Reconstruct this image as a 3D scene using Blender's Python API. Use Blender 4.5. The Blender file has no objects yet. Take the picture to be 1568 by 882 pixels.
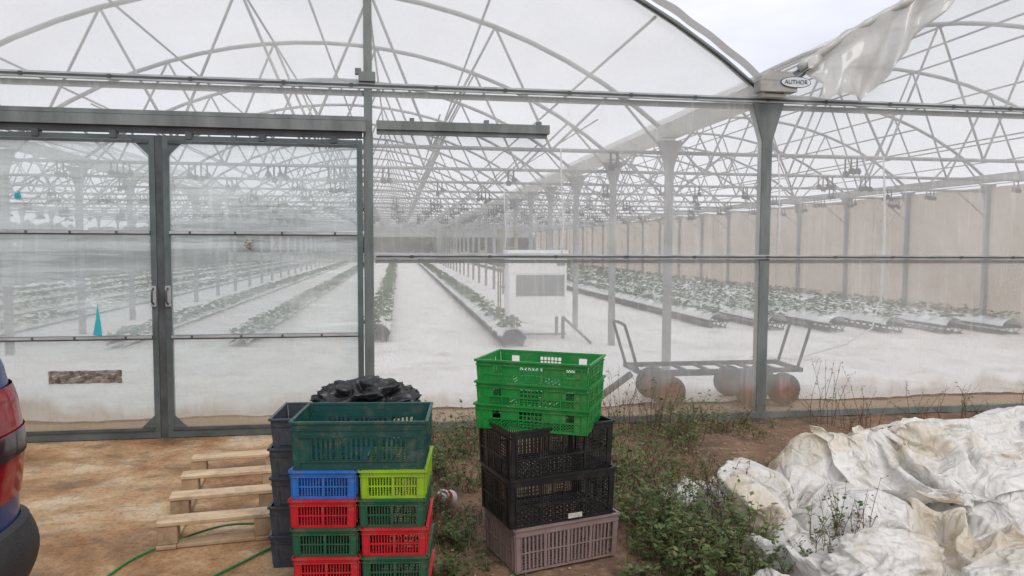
import bpy, math, random, time
from mathutils import Vector, Matrix, noise
random.seed(7)
T0=time.time()
R=math.radians
scene=bpy.context.scene
COL=scene.collection

# ------------------------------------------------------------------ helpers
def link(o,parent=None):
    COL.objects.link(o)
    if parent: o.parent=parent
    return o
def empty(name,loc=(0,0,0)):
    e=bpy.data.objects.new(name,None); e.location=loc; e.empty_display_size=.1
    return link(e)
class MB:
    def __init__(s): s.v=[];s.f=[];s.m=[];s.sm=[];s.X=None
    def add(s,vs,fs,mi=0,smooth=False):
        b=len(s.v)
        if s.X is not None: vs=[s.X@Vector(p) for p in vs]
        s.v.extend([tuple(p) for p in vs])
        for f in fs:
            s.f.append(tuple(i+b for i in f)); s.m.append(mi); s.sm.append(smooth)
    def box(s,a,b,mi=0):
        x0,y0,z0=a;x1,y1,z1=b
        if x0>x1:x0,x1=x1,x0
        if y0>y1:y0,y1=y1,y0
        if z0>z1:z0,z1=z1,z0
        s.add([(x0,y0,z0),(x1,y0,z0),(x1,y1,z0),(x0,y1,z0),(x0,y0,z1),(x1,y0,z1),(x1,y1,z1),(x0,y1,z1)],
              [(0,3,2,1),(4,5,6,7),(0,1,5,4),(1,2,6,5),(2,3,7,6),(3,0,4,7)],mi)
    def bar(s,p,q,w,d,mi=0):
        p=Vector(p);q=Vector(q);t=(q-p).normalized()
        ref=Vector((0,1,0)) if abs(t.y)<.9 else Vector((0,0,1))
        a=t.cross(ref).normalized();b=t.cross(a).normalized()
        vs=[]
        for c in (p,q):
            for i,j in ((-1,-1),(1,-1),(1,1),(-1,1)): vs.append(c+a*(i*w/2)+b*(j*d/2))
        s.add(vs,[(0,3,2,1),(4,5,6,7),(0,1,5,4),(1,2,6,5),(2,3,7,6),(3,0,4,7)],mi)
    def tube(s,pts,r,n=6,mi=0,cap=True):
        pts=[Vector(p) for p in pts]; N=len(pts)
        rs=r if isinstance(r,(list,tuple)) else [r]*N
        vs=[];prev=None
        for i,p in enumerate(pts):
            if i==0:t=pts[1]-pts[0]
            elif i==N-1:t=pts[-1]-pts[-2]
            else:t=pts[i+1]-pts[i-1]
            t.normalize()
            if prev is None:
                ref=Vector((0,0,1)) if abs(t.z)<.9 else Vector((0,1,0))
                a=t.cross(ref).normalized()
            else:
                a=prev-t*prev.dot(t)
                if a.length<1e-5:a=t.orthogonal()
                a.normalize()
            prev=a;b=t.cross(a)
            for k in range(n):
                an=2*math.pi*k/n
                vs.append(p+a*math.cos(an)*rs[i]+b*math.sin(an)*rs[i])
        fs=[]
        for i in range(N-1):
            for k in range(n):
                k2=(k+1)%n
                fs.append((i*n+k,i*n+k2,(i+1)*n+k2,(i+1)*n+k))
        if cap:
            fs.append(tuple(range(n-1,-1,-1)));fs.append(tuple((N-1)*n+k for k in range(n)))
        s.add(vs,fs,mi,n>5)
    def grid(s,fn,nu,nv,mi=0,smooth=True):
        vs=[fn(i/nu,j/nv) for j in range(nv+1) for i in range(nu+1)]
        fs=[(j*(nu+1)+i,j*(nu+1)+i+1,(j+1)*(nu+1)+i+1,(j+1)*(nu+1)+i) for j in range(nv) for i in range(nu)]
        s.add(vs,fs,mi,smooth)
    def build(s,name,mats,parent=None):
        me=bpy.data.meshes.new(name);me.from_pydata(s.v,[],s.f)
        for m in mats: me.materials.append(m)
        me.polygons.foreach_set('material_index',s.m)
        me.polygons.foreach_set('use_smooth',s.sm)
        me.update()
        return link(bpy.data.objects.new(name,me),parent)

# ------------------------------------------------------------------ materials
def newmat(name):
    m=bpy.data.materials.new(name);m.use_nodes=True
    nt=m.node_tree;nt.nodes.clear()
    return m,nt,nt.nodes.new('ShaderNodeOutputMaterial')
def nnoise(nt,scale,detail=4,rough=.6,stretch=None,loc=(0,0,0),coord='Object'):
    tc=nt.nodes.new('ShaderNodeTexCoord');mp=nt.nodes.new('ShaderNodeMapping')
    if stretch: mp.inputs['Scale'].default_value=stretch
    mp.inputs['Location'].default_value=loc
    nt.links.new(tc.outputs[coord],mp.inputs[0])
    n=nt.nodes.new('ShaderNodeTexNoise')
    n.inputs['Scale'].default_value=scale;n.inputs['Detail'].default_value=detail;n.inputs['Roughness'].default_value=rough
    nt.links.new(mp.outputs[0],n.inputs['Vector'])
    return n
def ramp(nt,src,stops):
    r=nt.nodes.new('ShaderNodeValToRGB');e=r.color_ramp.elements
    while len(e)<len(stops): e.new(.5)
    for i,(p,c) in enumerate(stops):
        e[i].position=p
        e[i].color=(c[0],c[1],c[2],1) if isinstance(c,(tuple,list)) else (c,c,c,1)
    nt.links.new(src,r.inputs[0]);return r
def mat(name,c1,c2=None,scale=8,rough=.6,metal=0,bump=0,bscale=None,stretch=None,lo=.35,hi=.65,spec=.5,c3=None,s3=30):
    m,nt,out=newmat(name)
    b=nt.nodes.new('ShaderNodeBsdfPrincipled')
    b.inputs['Roughness'].default_value=rough;b.inputs['Metallic'].default_value=metal
    b.inputs['Specular IOR Level'].default_value=spec
    if c2 is None:c2=tuple(x*.8 for x in c1)
    n=nnoise(nt,scale,stretch=stretch)
    r=ramp(nt,n.outputs['Fac'],[(lo,c1),(hi,c2)])
    src=r.outputs[0]
    if c3:
        n3=nnoise(nt,s3,6,.7,loc=(3,7,1));r3=ramp(nt,n3.outputs['Fac'],[(.5,0.),(.72,1.)])
        mx=nt.nodes.new('ShaderNodeMix');mx.data_type='RGBA'
        nt.links.new(r3.outputs[0],mx.inputs[0]);nt.links.new(src,mx.inputs[6]);mx.inputs[7].default_value=(*c3,1)
        src=mx.outputs[2]
    nt.links.new(src,b.inputs['Base Color'])
    if bump:
        n2=nnoise(nt,bscale or scale*4,6,.65,stretch=stretch)
        bp=nt.nodes.new('ShaderNodeBump');bp.inputs['Strength'].default_value=bump;bp.inputs['Distance'].default_value=.02
        nt.links.new(n2.outputs['Fac'],bp.inputs['Height']);nt.links.new(bp.outputs[0],b.inputs['Normal'])
    nt.links.new(b.outputs[0],out.inputs[0]);return m
def film(name,op,col,gloss=.05,var=.12,stretch=(1,1,1),scale=1.5,trans=.5,tint=(1,1,1),splash=False):
    m,nt,out=newmat(name);L=nt.links
    d=nt.nodes.new('ShaderNodeBsdfDiffuse');t=nt.nodes.new('ShaderNodeBsdfTranslucent')
    n=nnoise(nt,scale,6,.65,stretch=stretch)
    rc=ramp(nt,n.outputs['Fac'],[(.3,tuple(c*.88 for c in col)),(.65,col)])
    colout=rc.outputs[0]
    tp=nt.nodes.new('ShaderNodeBsdfTransparent');tp.inputs[0].default_value=(*tint,1)
    ro=ramp(nt,n.outputs['Fac'],[(.3,max(0,op-var)),(.7,min(1,op+var))])
    fac=ro.outputs[0]
    if splash:
        g=nt.nodes.new('ShaderNodeNewGeometry');sx=nt.nodes.new('ShaderNodeSeparateXYZ');L.new(g.outputs['Position'],sx.inputs[0])
        n4=nnoise(nt,2.2,5,.6,stretch=(1,1,.4))
        ad=nt.nodes.new('ShaderNodeMath');ad.operation='MULTIPLY_ADD';ad.inputs[1].default_value=-.5;L.new(n4.outputs['Fac'],ad.inputs[0]);L.new(sx.outputs[2],ad.inputs[2])
        rs=ramp(nt,ad.outputs[0],[(0.,1.),(.12,0.)])
        mx=nt.nodes.new('ShaderNodeMix');mx.data_type='RGBA';L.new(rs.outputs[0],mx.inputs[0]);L.new(colout,mx.inputs[6]);mx.inputs[7].default_value=(.5,.4,.3,1)
        colout=mx.outputs[2]
        a2=nt.nodes.new('ShaderNodeMath');a2.operation='MULTIPLY_ADD';a2.use_clamp=True;a2.inputs[1].default_value=.12;L.new(rs.outputs[0],a2.inputs[0]);L.new(fac,a2.inputs[2]);fac=a2.outputs[0]
        n7=nnoise(nt,3.0,5,.7,stretch=(5,1,.35),loc=(7,0,0));r7=ramp(nt,n7.outputs['Fac'],[(.52,0.),(.75,.20)])
        a3=nt.nodes.new('ShaderNodeMath');a3.operation='ADD';a3.use_clamp=True;L.new(fac,a3.inputs[0]);L.new(r7.outputs[0],a3.inputs[1]);fac=a3.outputs[0]
    L.new(colout,d.inputs[0]);L.new(colout,t.inputs[0])
    m1=nt.nodes.new('ShaderNodeMixShader');m1.inputs[0].default_value=trans
    L.new(d.outputs[0],m1.inputs[1]);L.new(t.outputs[0],m1.inputs[2])
    m2=nt.nodes.new('ShaderNodeMixShader');L.new(fac,m2.inputs[0])
    L.new(tp.outputs[0],m2.inputs[1]);L.new(m1.outputs[0],m2.inputs[2])
    last=m2
    if gloss:
        gl=nt.nodes.new('ShaderNodeBsdfGlossy');gl.inputs['Roughness'].default_value=.12
        nb=nnoise(nt,2.5,3,.5,stretch=stretch);bp=nt.nodes.new('ShaderNodeBump');bp.inputs['Strength'].default_value=.25;bp.inputs['Distance'].default_value=.05
        L.new(nb.outputs['Fac'],bp.inputs['Height']);L.new(bp.outputs[0],gl.inputs['Normal'])
        m3=nt.nodes.new('ShaderNodeMixShader');m3.inputs[0].default_value=gloss
        L.new(m2.outputs[0],m3.inputs[1]);L.new(gl.outputs[0],m3.inputs[2]);last=m3
    L.new(last.outputs[0],out.inputs[0]);return m
def leafmat(name,c1,c2,scale=15):
    m,nt,out=newmat(name);L=nt.links
    n=nnoise(nt,scale,3,.6);r=ramp(nt,n.outputs['Fac'],[(.35,c1),(.65,c2)])
    d=nt.nodes.new('ShaderNodeBsdfPrincipled');d.inputs['Roughness'].default_value=.6
    t=nt.nodes.new('ShaderNodeBsdfTranslucent');L.new(r.outputs[0],d.inputs['Base Color']);L.new(r.outputs[0],t.inputs[0])
    mx=nt.nodes.new('ShaderNodeMixShader');mx.inputs[0].default_value=.25
    L.new(d.outputs[0],mx.inputs[1]);L.new(t.outputs[0],mx.inputs[2]);L.new(mx.outputs[0],out.inputs[0]);return m

M_galv=mat('galvanised_steel',(.23,.25,.24),(.14,.155,.15),scale=6,rough=.55,metal=.3,stretch=(1,1,.3))
M_door=mat('door_steel',(.13,.155,.155),(.085,.105,.105),scale=5,rough=.5,metal=.3)
M_truss=mat('truss_steel',(.33,.34,.34),(.22,.23,.23),scale=2,rough=.5,metal=.2)
M_gutl=mat('gutter_light',(.62,.62,.60),(.50,.50,.48),scale=2,rough=.5)
M_rail=mat('aluminium_clip_rail',(.55,.56,.56),(.35,.36,.36),scale=9,rough=.4,metal=.3,stretch=(.6,1,4))
M_railD=mat('rail_dark',(.09,.1,.1),(.05,.055,.055),scale=6,rough=.5)
M_hook=mat('hook_black',(.02,.02,.02),(.03,.03,.03),scale=6,rough=.5)
M_film=film('gable_film',.34,(.91,.90,.87),gloss=.03,var=.07,scale=1.1,splash=True,trans=.35)
M_filmup=film('arch_film',.44,(.88,.88,.86),gloss=0,var=.13,scale=.9)
M_doorfilm=film('door_film',.52,(.80,.85,.84),gloss=.13,var=.12,stretch=(.3,1,2.6),scale=2.2,tint=(.93,.98,.97),splash=True,trans=.4)
M_roof=film('roof_film',.42,(.90,.90,.89),gloss=0,var=.08,scale=.5,trans=.8)
M_back=film('end_film',.5,(.85,.87,.88),gloss=0,var=.05,scale=.3,trans=.8)
M_shade=mat('beige_shade_cloth',(.76,.64,.53),(.70,.59,.48),scale=.8,rough=.9,stretch=(1,1,.4))
M_brace=mat('wall_brace',(.50,.44,.38),(.42,.37,.32),scale=2,rough=.6)
M_floorW=mat('white_ground_cover',(.86,.85,.83),(.74,.72,.69),scale=1.4,rough=.6,bump=.5,bscale=3,stretch=(1,.6,1),c3=(.60,.55,.48),s3=2.3)

# ------------------------------------------------------------------ camera
camd=bpy.data.cameras.new('camera');cam=link(bpy.data.objects.new('camera',camd))
a=R(8.75);b=R(3.35)
f=Vector((math.sin(a)*math.cos(b),math.cos(a)*math.cos(b),-math.sin(b)))
r=Vector((math.cos(a),-math.sin(a),0));u=r.cross(f)
mt=Matrix((( r.x,u.x,-f.x,0),(r.y,u.y,-f.y,0),(r.z,u.z,-f.z,1.65),(0,0,0,1)))
cam.matrix_world=mt@Matrix.Rotation(R(.25),4,'Z')
camd.sensor_width=36;camd.lens=25.94;camd.clip_end=3000;camd.clip_start=.05
scene.camera=cam

# ------------------------------------------------------------------ world
w=bpy.data.worlds.new('World');scene.world=w;w.use_nodes=True
nt=w.node_tree;nt.nodes.clear();L=nt.links
sky=nt.nodes.new('ShaderNodeTexSky');sky.sky_type='NISHITA';sky.sun_disc=False
sky.sun_elevation=R(50);sky.sun_rotation=R(200)
hs=nt.nodes.new('ShaderNodeHueSaturation');hs.inputs['Saturation'].default_value=.25;L.new(sky.outputs[0],hs.inputs['Color'])
tc=nt.nodes.new('ShaderNodeTexCoord');mp=nt.nodes.new('ShaderNodeMapping');mp.inputs['Scale'].default_value=(1,1,3.2)
L.new(tc.outputs['Generated'],mp.inputs[0])
nz=nt.nodes.new('ShaderNodeTexNoise');nz.inputs['Scale'].default_value=2.6;nz.inputs['Detail'].default_value=7;nz.inputs['Roughness'].default_value=.55
L.new(mp.outputs[0],nz.inputs['Vector'])
rp=ramp(nt,nz.outputs['Fac'],[(.36,(6.5,6.7,7.4)),(.6,(8.0,8.1,8.9))])
mx=nt.nodes.new('ShaderNodeMix');mx.data_type='RGBA';mx.inputs[0].default_value=.85
L.new(hs.outputs[0],mx.inputs[6]);L.new(rp.outputs[0],mx.inputs[7])
bg=nt.nodes.new('ShaderNodeBackground');bg.inputs[1].default_value=.130;L.new(mx.outputs[2],bg.inputs[0])
wo=nt.nodes.new('ShaderNodeOutputWorld');L.new(bg.outputs[0],wo.inputs[0])
sd=bpy.data.lights.new('sun','SUN');sd.energy=1.4;sd.angle=R(30);sd.color=(1,.95,.88)
so=link(bpy.data.objects.new('sun',sd));so.rotation_euler=(R(40),0,R(20))
scene.view_settings.view_transform='Standard';scene.view_settings.look='None';scene.view_settings.exposure=0

# ------------------------------------------------------------------ ground
g=MB();g.add([(-400,-200,-.03),(400,-200,-.03),(400,600,-.03),(-400,600,-.03)],[(0,1,2,3)])
g.build('ground',[mat('field_soil',(.16,.11,.07),(.09,.10,.045),scale=.6,rough=.95,bump=.3)])
M_soil=mat('soil',(.22,.125,.075),(.11,.068,.043),scale=3,rough=.95,bump=.9,bscale=25,c3=(.30,.21,.14),s3=9)
g=MB()
def soil(uu,vv):
    x=-.6+uu*10;y=-1+vv*8.3
    z=.012*noise.noise(Vector((x*2,y*2,0)))+.008*noise.noise(Vector((x*7,y*7,3)))+.005*noise.noise(Vector((x*22,y*22,5)))
    return (x,y,z-.004)
g.grid(soil,330,270);g.build('soil_ground',[M_soil])
m,nt,out=newmat('stained_concrete');L=nt.links
bs=nt.nodes.new('ShaderNodeBsdfPrincipled')
n1=nnoise(nt,1.3,10,.70);n1.inputs['Distortion'].default_value=.3
r1=ramp(nt,n1.outputs['Fac'],[(.37,(.22,.105,.04)),(.46,(.36,.195,.085)),(.53,(.47,.295,.15)),(.62,(.59,.46,.31))])
n2=nnoise(nt,2.4,12,.8,stretch=(1,1.3,1),loc=(2,3,0));r2=ramp(nt,n2.outputs['Fac'],[(.42,.5),(.50,1.)])
n6=nnoise(nt,40,10,.8);r6=ramp(nt,n6.outputs['Fac'],[(.40,.45),(.5,1.)])
mm=nt.nodes.new('ShaderNodeMix');mm.data_type='RGBA';mm.blend_type='MULTIPLY';mm.inputs[0].default_value=.6
L.new(r1.outputs[0],mm.inputs[6]);L.new(r2.outputs[0],mm.inputs[7])
m2_=nt.nodes.new('ShaderNodeMix');m2_.data_type='RGBA';m2_.blend_type='MULTIPLY';m2_.inputs[0].default_value=.75
L.new(mm.outputs[2],m2_.inputs[6]);L.new(r6.outputs[0],m2_.inputs[7]);L.new(m2_.outputs[2],bs.inputs['Base Color'])
r3=ramp(nt,n2.outputs['Fac'],[(.4,.30),(.55,.75)]);L.new(r3.outputs[0],bs.inputs['Roughness'])
n5=nnoise(nt,30,8,.75);bp=nt.nodes.new('ShaderNodeBump');bp.inputs['Strength'].default_value=.7;bp.inputs['Distance'].default_value=.012
L.new(n5.outputs['Fac'],bp.inputs['Height']);L.new(bp.outputs[0],bs.inputs['Normal']);L.new(bs.outputs[0],out.inputs[0])
M_conc=m
g=MB()
def conc(uu,vv):
    y=-3+vv*9.52
    xr=.12+.05*noise.noise(Vector((y*1.5,0,0)))+.02*noise.noise(Vector((y*7,0,0)))
    x=-14+uu*(14+xr)
    return (x,y,.022)
g.grid(conc,6,120)
vs=[]
N=120
for j in range(N+1):
    p=conc(1,j/N);vs+= [p,(p[0]+.01,p[1],-.05)]
g.add(vs,[(2*j,2*j+1,2*j+3,2*j+2) for j in range(N)])
g.build('concrete_apron',[M_conc])

g=MB();g.add([(-14.5,6.56,.006),(12.4,6.56,.006),(12.4,9,.006),(-14.5,9,.006)],[(0,1,2,3)])
g.build('inner_dirt_strip',[mat('inner_dirt',(.46,.35,.24),(.36,.26,.17),scale=3,rough=.95)])
g=MB()
def wf(uu,vv):
    x=-14.5+uu*26.8
    y0=7.2+.16*noise.noise(Vector((x*.9,0,0)))+.06*noise.noise(Vector((x*4,2,0)))
    y=y0+(vv**2.2)*(66-y0)
    z=.022+.026*noise.noise(Vector((x*1.6,y*1.2,9)))+.02*abs(noise.noise(Vector((x*5,y*2.5,4))))
    return (x,y,max(z,.012))
g.grid(wf,400,200);g.build('white_ground_cover',[M_floorW])

# ------------------------------------------------------------------ greenhouse
D=6.6;S=2.5;NF=25;GH=3.05;HALF=4.5;RISE=1.62
GX=[-14.57,-5.57,3.43,12.43]
YE=D+S*(NF-1)
rad=(HALF**2+RISE**2)/(2*RISE)
def arch(cx,x):
    d=x-cx
    return GH+math.sqrt(max(0,rad*rad-d*d))-(rad-RISE)
GHN=empty('greenhouse')
tr=MB();fr=MB()
for k in range(NF):
    y=D+S*k
    for bi in range(3):
        x0=GX[bi];x1=GX[bi+1];cx=(x0+x1)/2
        n=20 if k<6 else 12
        pts=[(x0+(x1-x0)*i/n,y,arch(cx,x0+(x1-x0)*i/n)) for i in range(n+1)]
        ns=6 if k<6 else 4
        if k==0:
            fr.tube(pts,.03,8)
        else:
            tr.tube(pts,.03,ns)
            zc=2.83
            tr.tube([(x0,y,zc),(x1,y,zc)],.027,ns)
            cxs=[x0+.06+(x1-x0-.12)*i/6 for i in range(7)]
            axs=[x0+(x1-x0)*(i+.5)/6 for i in range(6)]
            for i in range(6):
                A=(axs[i],y,arch(cx,axs[i]))
                tr.tube([(cxs[i],y,zc),A],.017,ns,cap=False);tr.tube([A,(cxs[i+1],y,zc)],.017,ns,cap=False)
            for sx,xx in ((1,x0),(-1,x1)):
                tr.tube([(xx,y,2.25),(xx+sx*.75,y,zc)],.015,ns,cap=False)
    for gx in GX:
        mb=fr if k==0 else tr
        hw=.048 if k==0 else .045
        mb.box((gx-hw,y-hw,0),(gx+hw,y+hw,GH-.3))
        mb.add([(gx-hw,y-hw,GH-.42),(gx+hw,y-hw,GH-.42),(gx+hw,y+hw,GH-.42),(gx-hw,y+hw,GH-.42),
                (gx-.15,y-.06,GH-.07),(gx+.15,y-.06,GH-.07),(gx+.15,y+.06,GH-.07),(gx-.15,y+.06,GH-.07)],
               [(0,1,5,4),(1,2,6,5),(2,3,7,6),(3,0,4,7),(4,5,6,7)])
for bi in range(3):
    x0=GX[bi];x1=GX[bi+1];cx=(x0+x1)/2
    for fx in (.12,.27,.42,.5,.58,.73,.88):
        x=x0+(x1-x0)*fx
        tr.tube([(x,D+.05,arch(cx,x)-.035),(x,YE,arch(cx,x)-.035)],.016,5)
    for fx in (.18,.34,.5,.66,.82):
        x=x0+(x1-x0)*fx
        tr.tube([(x,D+.05,2.80),(x,YE,2.80)],.008,4)
gt=MB()
for gx in GX:
    prof=[(-.17,.10),(-.15,.10),(-.09,-.0),(.09,-.0),(.15,.10),(.17,.10),(.10,-.03),(-.10,-.03)]
    vs=[(gx+px,yy,GH+pz) for yy in (D-.16,YE) for px,pz in prof]
    n=8
    gt.add(vs,[(i,(i+1)%n,(i+1)%n+n,i+n) for i in range(n)]+[tuple(range(n))])
gt.build('gutters',[M_gutl],GHN)
tr.build('interior_trusses',[M_truss],GHN)
sw=MB()
for k in range(NF*1):
    y=D+S*k
    sw.tube([(12.36,y,.0),(12.30,y+1.2,2.7)],.010,4)
    if k%2==0: sw.tube([(12.38,y+S/2,0),(12.38,y+S/2,2.85)],.016,4)
sw.build('side_wall_braces',[M_brace],GHN)
sh=MB()
def swf(uu,vv):
    y=D+uu*(YE-D);return (12.47+.02*noise.noise(Vector((y*.6,vv*3,0))),y,.0+vv*2.92)
sh.grid(swf,300,4);sh.build('side_shade_wall',[M_shade],GHN)
sh=MB();sh.add([(-14.6,D,0),(-14.6,YE,0),(-14.6,YE,1.3),(-14.6,D,1.3)],[(0,1,2,3)])
sh.build('left_wall_skirt',[mat('green_skirt',(.20,.24,.22),(.15,.19,.17),scale=1)],GHN)
sh=MB();sh.add([(-14.61,D,1.3),(-14.61,YE,1.3),(-14.61,YE,GH),(-14.61,D,GH)],[(0,1,2,3)])
sh.build('left_wall_film',[M_back],GHN)
rf=MB()
for bi in range(3):
    x0=GX[bi]+.1;x1=GX[bi+1]-.1;cx=(GX[bi]+GX[bi+1])/2
    def rfn(uu,vv,x0=x0,x1=x1,cx=cx):
        x=x0+(x1-x0)*uu;y=D+.02+(YE-D)*vv
        return (x,y,arch(cx,x)+.035-.012*abs(math.sin(math.pi*(y-D)/S)))
    rf.grid(rfn,32,48)
rf.build('roof_film',[M_roof],GHN)
bk=MB()
for bi in range(3):
    x0=GX[bi];x1=GX[bi+1];cx=(x0+x1)/2
    n=20
    for i in range(n):
        xa=x0+(x1-x0)*i/n;xb=x0+(x1-x0)*(i+1)/n
        bk.add([(xa,YE,2.3),(xb,YE,2.3),(xb,YE,arch(cx,xb)),(xa,YE,arch(cx,xa))],[(0,1,2,3)])
        bk.add([(xa,YE,0),(xb,YE,0),(xb,YE,.9),(xa,YE,.9)],[(0,1,2,3)])
bk.build('rear_wall_film',[M_back],GHN)

ff=MB()
def panel(mb,xa,xb,za,zb,y=D-.035,amp=.006,nu=30,nv=20,mi=0):
    def fn(uu,vv):
        x=xa+(xb-xa)*uu;z=za+(zb-za)*vv
        e=math.sin(math.pi*uu)*math.sin(math.pi*vv)
        return (x,y+e*amp*2*noise.noise(Vector((x*2.2,z*2.2,y))),z)
    mb.grid(fn,nu,nv,mi)
panel(ff,-.22,3.43,.06,1.53);panel(ff,-.22,3.43,1.55,3.0)
panel(ff,3.43,12.4,.06,1.53,nu=60);panel(ff,3.43,12.4,1.55,3.0,nu=60)
ff.build('gable_wall_film',[M_film],GHN)
fu=MB()
for bi in range(3):
    x0=GX[bi];x1=GX[bi+1];cx=(x0+x1)/2;n=48
    def fn(uu,vv):
        x=x0+(x1-x0)*uu;zt=arch(cx,x)-.0
        z=3.02+(max(zt,3.021)-3.02)*vv
        return (x,D-.034+.012*noise.noise(Vector((x*1.5,z*3,2))),z)
    fu.grid(fn,n,14)
fu.build('arch_wall_film',[M_filmup],GHN)
fd=MB();panel(fd,-5.5,-.3,2.74,2.99,nv=3);panel(fd,-14.5,-5.7,.06,2.99)
fd.build('transom_film',[M_film],GHN)

rl=MB()
def rail(x0,x1,z,h=.045,y=D-.05,d=.03):
    rl.box((x0,y-d/2,z-h/2),(x1,y+d/2,z+h/2),0)
    rl.box((x0+.01,y-d/2-.006,z-h*.16),(x1-.01,y-d/2+.004,z+h*.16),1)
    x=x0+.3
    while x<x1-.1:
        rl.box((x,y-d/2-.010,z-h*.3),(x+.03,y-d/2-.0065,z+h*.3),1);x+=random.uniform(.55,.75)
rail(-14.5,12.4,3.01,.05)
rail(-.2,12.4,1.545,.036)
rail(-14.5,-5.6,1.6,.036)
rl.build('film_clip_rails',[M_rail,M_railD],GHN)
fr.box((-14.5,D-.02,2.93),(12.4,D+.02,2.975))
fr.tube([(-.2,D+.0,1.5),(12.4,D+.0,1.5)],.018,6)
cxm=(GX[1]+GX[2])/2
fr.box((-.295,D-.075,0),(-.215,D+.02,2.60));fr.box((-.29,D-.06,2.60),(-.22,D+.01,arch(cxm,-.25)-.03))
fr.box((-.33,D-.10,3.04),(-.19,D-.02,3.12))
fr.box((-.36,D-.085,3.10),(-.31,D-.03,3.15))
fr.box((-5.62,D-.08,0),(-5.50,D+.03,3.0))
fr.box((-.2,D-.055,.0),(12.4,D-.01,.06));fr.box((-14.5,D-.055,.0),(-5.6,D-.01,.06))
fr.box((-5.6,D-.20,2.60),(-.27,D-.085,2.685));fr.box((-5.6,D-.185,2.69),(-.27,D-.09,2.725))
fr.box((-.18,D-.17,2.625),(1.32,D-.09,2.70));fr.box((-.18,D-.15,2.59),(1.30,D-.10,2.622))
for x in (.1,.75,1.22): fr.box((x,D-.10,2.62),(x+.04,D-.03,2.74))
fr.build('front_frame',[M_galv],GHN)
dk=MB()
dk.box((-5.55,D-.16,2.548),(-.30,D-.10,2.597))  # dark-coloured channel running below the door track
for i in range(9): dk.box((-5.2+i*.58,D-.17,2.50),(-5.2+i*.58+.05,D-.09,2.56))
dk.build('door_track_dark_channel',[M_railD],GHN)

def door(x0,x1,name,y,gus=(1,1)):
    p=empty(name);p.parent=GHN
    st=MB();w_=.046;zt=2.53;zb=.03
    st.box((x0,y-.025,zb),(x0+w_,y+.025,zt));st.box((x1-w_,y-.025,zb),(x1,y+.025,zt))
    st.box((x0+w_,y-.024,zb),(x1-w_,y+.024,zb+.06));st.box((x0+w_,y-.024,zt-.035),(x1-w_,y+.024,zt))
    for (cx_,sx,on) in ((x0+w_,1,gus[0]),(x1-w_,-1,gus[1])):
        if not on: continue
        for (cz,sz) in ((zb+.06,1),(zt-.035,-1)):
            gg=.13
            vs=[(cx_,y-.022,cz),(cx_+sx*gg,y-.022,cz),(cx_,y-.022,cz+sz*gg),(cx_,y-.014,cz),(cx_+sx*gg,y-.014,cz),(cx_,y-.014,cz+sz*gg)]
            st.add(vs,[(0,1,2),(3,5,4),(0,3,4,1),(1,4,5,2),(2,5,3,0)])
    st.build('door_frame',[M_door],p)
    ra=MB()
    for z in (1.735,.872):
        ra.box((x0+w_,y-.04,z-.018),(x1-w_,y-.012,z+.018),1)
        ra.box((x0+w_,y-.046,z-.006),(x1-w_,y-.0405,z+.016),0)
        x=x0+.2
        while x<x1-.2:
            ra.box((x,y-.052,z-.012),(x+.015,y-.0465,z+.014),1);x+=random.uniform(.3,.5)
    for z in (2.475,.105): ra.box((x0+w_,y-.035,z-.012),(x1-w_,y-.026,z+.012),1)
    ra.build('door_rails',[M_rail,M_railD],p)
    fl=MB()
    for za,zb_ in ((.09,.86),(.88,1.72),(1.75,2.50)): panel(fl,x0+.04,x1-.04,za,zb_,y=y-.008,amp=.012)
    fl.build('door_film',[M_doorfilm],p)
    return p
yd=D-.13
dA=door(-1.905,-.30,'sliding_door',yd,(1,0))
dB=door(-3.60,-1.965+.0,'sliding_door_left_leaf',yd,(0,1))
dC=door(-5.5,-3.62,'fixed_panel',yd+.0)
cg=MB();cg.box((-1.963,yd-.02,.03),(-1.907,yd+.02,2.53));cg.build('door_meeting_strip',[M_railD],GHN)
hd=MB()
for x in (-1.992,-1.88):
    hd.box((x-.02,yd-.045,1.13),(x+.02,yd-.027,1.30),0)
    hd.tube([(x,yd-.045,1.15),(x,yd-.085,1.17),(x,yd-.085,1.26),(x,yd-.045,1.28)],.008,6,1)
hd.build('door_handles',[M_rail,M_railD],GHN)
pt=MB()
def patch(x0,x1,z0,z1,y,mi,j=.01):
    def fn(uu,vv):
        x=x0+(x1-x0)*uu;z=z0+(z1-z0)*vv
        return (x+j*noise.noise(Vector((z*30,uu*4,1))),y-.004-.006*abs(noise.noise(Vector((x*40,z*40,2)))),z+j*.6*noise.noise(Vector((x*20,vv*3,5))))
    pt.grid(fn,24,10,mi,False)
patch(-2.82,-2.26,.50,.605,yd-.012,0)
patch(-1.27,-1.20,1.60,1.68,yd-.02,0,.04)
patch(-3.02,-2.98,2.0,2.05,yd-.02,1,.03)
pt.add([(-2.47,yd-.024,.90),(-2.40,yd-.024,.885),(-2.41,yd-.024,1.02),(-2.43,yd-.024,1.16),(-2.445,yd-.024,1.03)],[(0,1,2,3,4)],1)
pt.add([(-2.13,yd-.024,.93),(-2.12,yd-.024,.93),(-2.122,yd-.024,.98)],[(0,1,2)],1)
pt.build('repair_tape',[mat('foil_tape',(.5,.47,.44),(.16,.13,.11),scale=25,rough=.3,metal=.6),mat('teal_tape',(.03,.34,.40),(.05,.42,.48),rough=.4)],GHN)

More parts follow.
